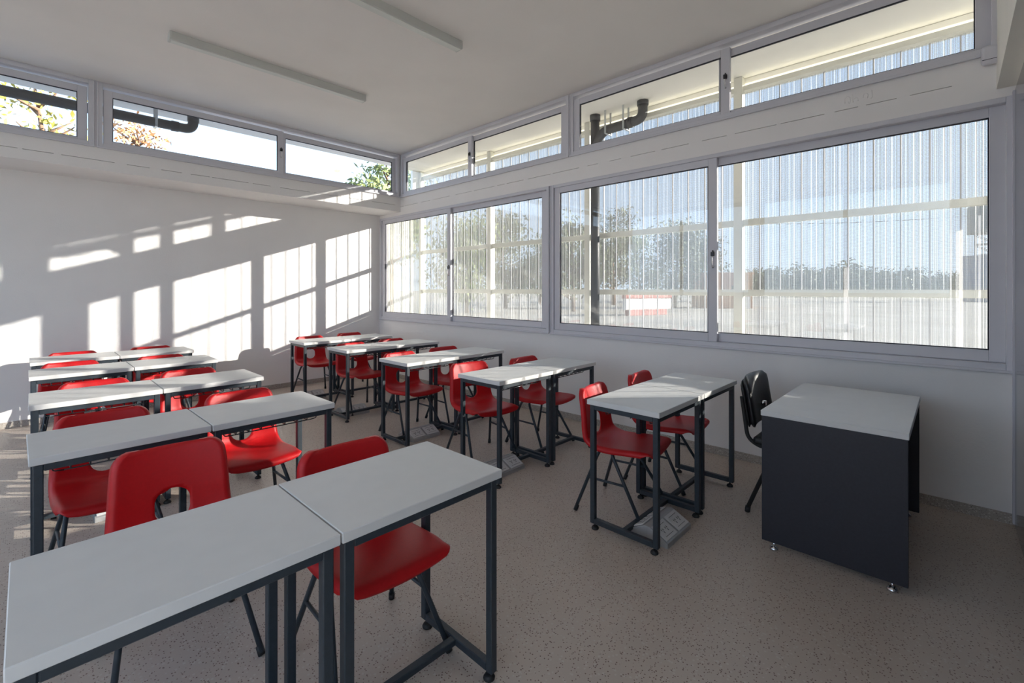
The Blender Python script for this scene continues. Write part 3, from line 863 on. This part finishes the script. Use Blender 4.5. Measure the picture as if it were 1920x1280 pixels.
# backrest: curved pad with rounded corners
def curved_pad(w, h, t, curve, lean, y0, z0, mat, name, nx=16, nz=12, rc=0.07):
    bm = bmesh.new()
    fr, bk = [], []
    for i in range(nz + 1):
        v = i / nz
        z = v * h
        ew = w / 2
        dd = min(z, h - z)
        if dd < rc: ew = w / 2 - rc + math.sqrt(max(0, rc * rc - (rc - dd) ** 2))
        ra, rb = [], []
        for k in range(nx + 1):
            u = -1 + 2 * k / nx
            x = u * ew
            yy = y0 + lean * z - curve * (x / (w / 2)) ** 2
            puff = t / 2 * (1 - 0.75 * max(abs(u) ** 8, abs(2 * v - 1) ** 8))
            ra.append(bm.verts.new((x, yy - puff, z0 + z))); rb.append(bm.verts.new((x, yy + puff, z0 + z)))
        fr.append(ra); bk.append(rb)
    for i in range(nz):
        for k in range(nx):
            bm.faces.new((fr[i][k], fr[i][k + 1], fr[i + 1][k + 1], fr[i + 1][k])); bm.faces.new((bk[i][k], bk[i + 1][k], bk[i + 1][k + 1], bk[i][k + 1]))
    for i in range(nz):
        bm.faces.new((fr[i][0], fr[i + 1][0], bk[i + 1][0], bk[i][0])); bm.faces.new((fr[i][nx], bk[i][nx], bk[i + 1][nx], fr[i + 1][nx]))
    for k in range(nx):
        bm.faces.new((fr[0][k], bk[0][k], bk[0][k + 1], fr[0][k + 1])); bm.faces.new((fr[nz][k], fr[nz][k + 1], bk[nz][k + 1], bk[nz][k]))
    for f in bm.faces: f.smooth = True
    mb = MB(); mb.bm.free(); mb.bm = bm
    return mb.build(name, mat, tc_)
curved_pad(0.44, 0.32, 0.05, 0.035, 0.16, 0.215, 0.525, M['black'], 'backrest', rc=0.05)
curved_pad(0.425, 0.29, 0.03, 0.035, 0.16, 0.245, 0.52, M['rubber'], 'back_shell', rc=0.05)
for sx in (-1, 1):
    MB().tube(fillet([(sx * 0.19, -0.10, 0.425), (sx * 0.19, 0.16, 0.415), (sx * 0.20, 0.225, 0.46), (sx * 0.20, 0.26, 0.72)], 0.05, 6), 0.012, 10).build('back_upright', M['rubber'], tc_)
    for yf, yt in ((-0.22, -0.14), (0.215, 0.05)):
        l = MB().tube(fillet([(sx * 0.12, yt, 0.415), (sx * 0.215, yt + (yf - yt) * 0.1, 0.41), (sx * 0.24, yf, 0.02)], 0.05, 6), 0.0125, 10).build('leg', M['rubber'], tc_)
        MB().tube([(sx * 0.24, yf, 0.0), (sx * 0.239, yf * 0.98, 0.035)], 0.016, 10).build('foot_cap', M['rubber'], l)
MB().tube([(0.05, 0.222, 0.645), (0.05, 0.182, 0.645)], 0.017, 14).build('knob', M['chrome'], tc_)

# ------------------------------------------------------------------ trees
def tree_mesh(seed, h, spread, nbr, leaves, leaf, clump=0.5, base=0.35):
    """returns trunk MB and foliage mesh"""
    r = random.Random(seed)
    tr = MB()
    lean = (r.uniform(-.12, .12) * h, r.uniform(-.12, .12) * h)
    trunk = [(lean[0] * t * t, lean[1] * t * t, h * t * 0.93) for t in (0, .2, .4, .6, .8, 1)]
    tr.tube(trunk, 0.1, 7, radii=[h * 0.022 * (1 - 0.85 * t) for t in (0, .2, .4, .6, .8, 1)])
    tips = []
    for b in range(nbr):
        t = r.uniform(base, 0.95); a = r.uniform(0, 2 * math.pi)
        p = Vector((lean[0] * t * t, lean[1] * t * t, h * t * 0.93))
        l = spread * r.uniform(0.5, 1.0) * (1.15 - 0.6 * t)
        q1 = p + Vector((math.cos(a), math.sin(a), r.uniform(0.2, 0.7))) * l * 0.5
        q2 = q1 + Vector((math.cos(a + r.uniform(-.5, .5)), math.sin(a + r.uniform(-.5, .5)), r.uniform(0.1, 0.8))) * l * 0.5
        tr.tube([p, q1, q2], 0.03, 5, radii=[h * 0.007, h * 0.004, h * 0.0015])
        tips += [q1, (q1 + q2) / 2, q2, q2]
    tips.append(Vector(trunk[-1]))
    vs, fs = [], []
    for _ in range(leaves):
        c = r.choice(tips) + Vector((r.gauss(0, 1), r.gauss(0, 1), r.gauss(0, 0.8))) * clump
        ax = Vector((r.gauss(0, 1), r.gauss(0, 1), r.gauss(0, 1) - 0.4)).normalized()
        bx = ax.cross(Vector((r.gauss(0, 1), r.gauss(0, 1), r.gauss(0, 1)))).normalized()
        s = leaf * r.uniform(0.6, 1.3)
        n = len(vs)
        vs += [c - ax * s, c + bx * s * 0.4, c + ax * s, c - bx * s * 0.4]
        fs.append((n, n + 1, n + 2, n + 3))
    me = bpy.data.meshes.new('foliage'); me.from_pydata([tuple(v) for v in vs], [], fs)
    return tr, me

def tree(name, loc, seed, h, spread, nbr, leaves, leaf, mat, label, clump=0.5, base=0.35, group=None):
    e = empty(name, loc)
    tag(e, label, 'tree', group)
    tr, me = tree_mesh(seed, h, spread, nbr, leaves, leaf, clump, base)
    tr.build('trunk', M['bark'], e)
    me.materials.append(M[mat])
    o = bpy.data.objects.new('foliage', me); COL.objects.link(o); o.parent = e
    o['kind'] = 'stuff'
    return e
G0 = -0.22
# behind the back clerestory
tree('eucalyptus_tree', (0.55, 14.5, G0), 3, 6.6, 1.2, 18, 620, 0.085, 'leaf_yellow', 'sparse yellow-green tree behind the piped back clerestory window', 0.24, 0.5, 'trees behind the building')
tree('eucalyptus_tree', (2.75, 17.5, G0), 8, 7.0, 1.3, 26, 1500, 0.085, 'leaf_orange', 'sparse orange-leaved tree by the pipe elbow behind the back clerestory', 0.24, 0.45, 'trees behind the building')
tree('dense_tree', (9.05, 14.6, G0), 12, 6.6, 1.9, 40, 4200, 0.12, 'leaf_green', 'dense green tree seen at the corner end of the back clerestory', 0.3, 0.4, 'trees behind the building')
def at(u, depth):
    a = (u - 960) / 867.35
    s, c = math.sin(YAW), math.cos(YAW)
    return (depth * (s + a * c), depth * (c - a * s), G0)
yard = [
    (875, 31, 6.4, 2.6, 'leaf_green', 'leafy tree in the yard behind the sash next to the back corner'),
    (948, 39, 8.2, 2.8, 'leaf_dark', 'dark leafy tree in the yard behind the window next to the back wall'),
    (1012, 48, 7.4, 2.6, 'leaf_green', 'green tree in the yard behind the mullion of the tall windows'),
    (1075, 33, 6.4, 3.2, 'leaf_dark', 'dark tree in the yard left of the downpipe'),
    (1150, 47, 9.8, 3.4, 'leaf_dark', 'tallest dark tree in the yard rising over the low red and white wall'),
    (1200, 56, 8.0, 3.2, 'leaf_green', 'green tree in the yard behind the low red and white wall'),
    (1265, 40, 7.3, 3.0, 'leaf_dark', 'dark tree in the yard between low wall and brick hut'),
    (1318, 57, 8.2, 3.0, 'leaf_dark', 'dark tree in the yard just behind the brick hut'),
]
for i, (u, d, h, sp, mt, lab) in enumerate(yard):
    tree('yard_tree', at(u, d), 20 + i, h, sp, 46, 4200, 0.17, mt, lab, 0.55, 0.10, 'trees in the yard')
# far tree line
r = random.Random(77)
hl = [tree_mesh(60 + k, 5.6, 3.0, 34, 1500, 0.42, 0.7, 0.1) for k in range(3)]
hl = [(t.build('trunk', M['bark']), f) for t, f in hl]
for k, (t, f) in enumerate(hl):
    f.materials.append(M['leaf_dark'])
used = [False] * 3
us = [1408, 1440, 1470, 1500, 1528, 1556, 1584, 1612, 1642, 1672, 1704, 1738, 1772, 1806, 1838]
for i, u in enumerate(us):
    d = (92, 110, 128)[i % 3]; k = i % 3
    e = empty('far_tree', at(u, d), r.uniform(0, 6.28)); sc = r.uniform(0.72, 1.1); e.scale = (sc * 1.2, sc * 1.2, sc)
    tag(e, 'small far dark tree in the tree line along the horizon', 'tree', 'tree line along the horizon')
    t, f = hl[k]
    if used[k]: t = t.copy(); COL.objects.link(t)
    used[k] = True
    t.parent = e
    o = bpy.data.objects.new('foliage', f); COL.objects.link(o); o.parent = e; o['kind'] = 'stuff'

# ------------------------------------------------------------------ far yard objects
lowall = empty('low_wall', at(1215, 29), -0.35)
tag(lowall, 'low white plastered wall with red base and coping in the yard', 'wall')
MB().box((-1.9, -0.15, 0.35), (1.8, 0.15, 1.05), 0.02, 1).build('plaster_body', M['plaster'], lowall)
MB().box((-1.7, -0.22, 0.0), (1.4, 0.2, 0.35), 0.02, 1).build('base', M['redpaint'], lowall)
MB().box((-1.95, -0.2, 1.05), (1.85, 0.2, 1.35), 0.02, 1).build('coping', M['redpaint'], lowall)

hut = empty('brick_hut', at(1352, 40), -YAW)
tag(hut, 'small orange brick hut with flat roof beyond the yard', 'building')
MB().box((-1.95, -1.5, 0), (1.95, 1.5, 2.85), 0.02, 1).build('brick_wall', M['brick'], hut)
MB().box((-2.05, -1.6, 2.85), (2.05, 1.6, 3.0), 0.02, 1).build('roof_slab', M['brick'], hut)
MB().box((0.2, -1.54, 1.3), (0.8, -1.5, 1.9)).build('window', M['dark'], hut)
MB().box((1.2, -1.54, 0.0), (1.75, -1.5, 1.0)).build('door', M['plaster'], hut)

wt = empty('water_tower', at(1848, 62))
tag(wt, 'grey water tank on a lattice stand at the edge of the yard', 'tower')
MB().tube([(0, 0, 9.0), (0, 0, 9.2), (0, 0, 12.6), (0, 0, 13.0)], 1.8, 24, radii=[1.8, 1.85, 1.85, 1.2]).build('tank', M['tank'], wt)
for sx in (-1, 1):
    for sy in (-1, 1):
        MB().box((sx * 1.0 - 0.07, sy * 1.0 - 0.07, 0), (sx * 1.0 + 0.07, sy * 1.0 + 0.07, 9.0)).build('leg', M['tank'], wt)
br = MB()
for z in (6.2, 7.6):
    for sx in (-1, 1):
        br.tube([(sx, -1, z), (sx, 1, z + 1.3)], 0.05, 6); br.tube([(-1, sx, z), (1, sx, z + 1.3)], 0.05, 6)
        br.tube([(sx, -1, z), (sx, 1, z)], 0.04, 6); br.tube([(-1, sx, z), (1, sx, z)], 0.04, 6)
br.build('lattice', M['tank'], wt)
tb = empty('tower_building', at(1852, 58), -YAW)
tag(tb, 'blue-grey flat building below the water tank', 'building')
MB().box((-2.0, -1.5, 0), (2.4, 1.5, 5.6), 0.02, 1).build('wall', M['bluegrey'], tb)
MB().box((-2.1, -1.6, 5.6), (2.5, 1.6, 5.8), 0.02, 1).build('roof', M['bluegrey'], tb)
MB().box((-1.2, -1.53, 2.2), (-0.4, -1.5, 3.2)).build('window', M['dark'], tb)

a, b = Vector(at(1290, 36)), Vector(at(1990, 30))
pts = []
for k in range(25):
    t = k / 24
    p = a.lerp(b, t); p.z = 6.6 - 0.5 * 4 * t * (1 - t) + t * 0.1
    pts.append(p)
tag(MB().tube(pts, 0.018, 5).build('overhead_cable', M['dark']), 'thin dark overhead cable strung across the yard', 'cable')
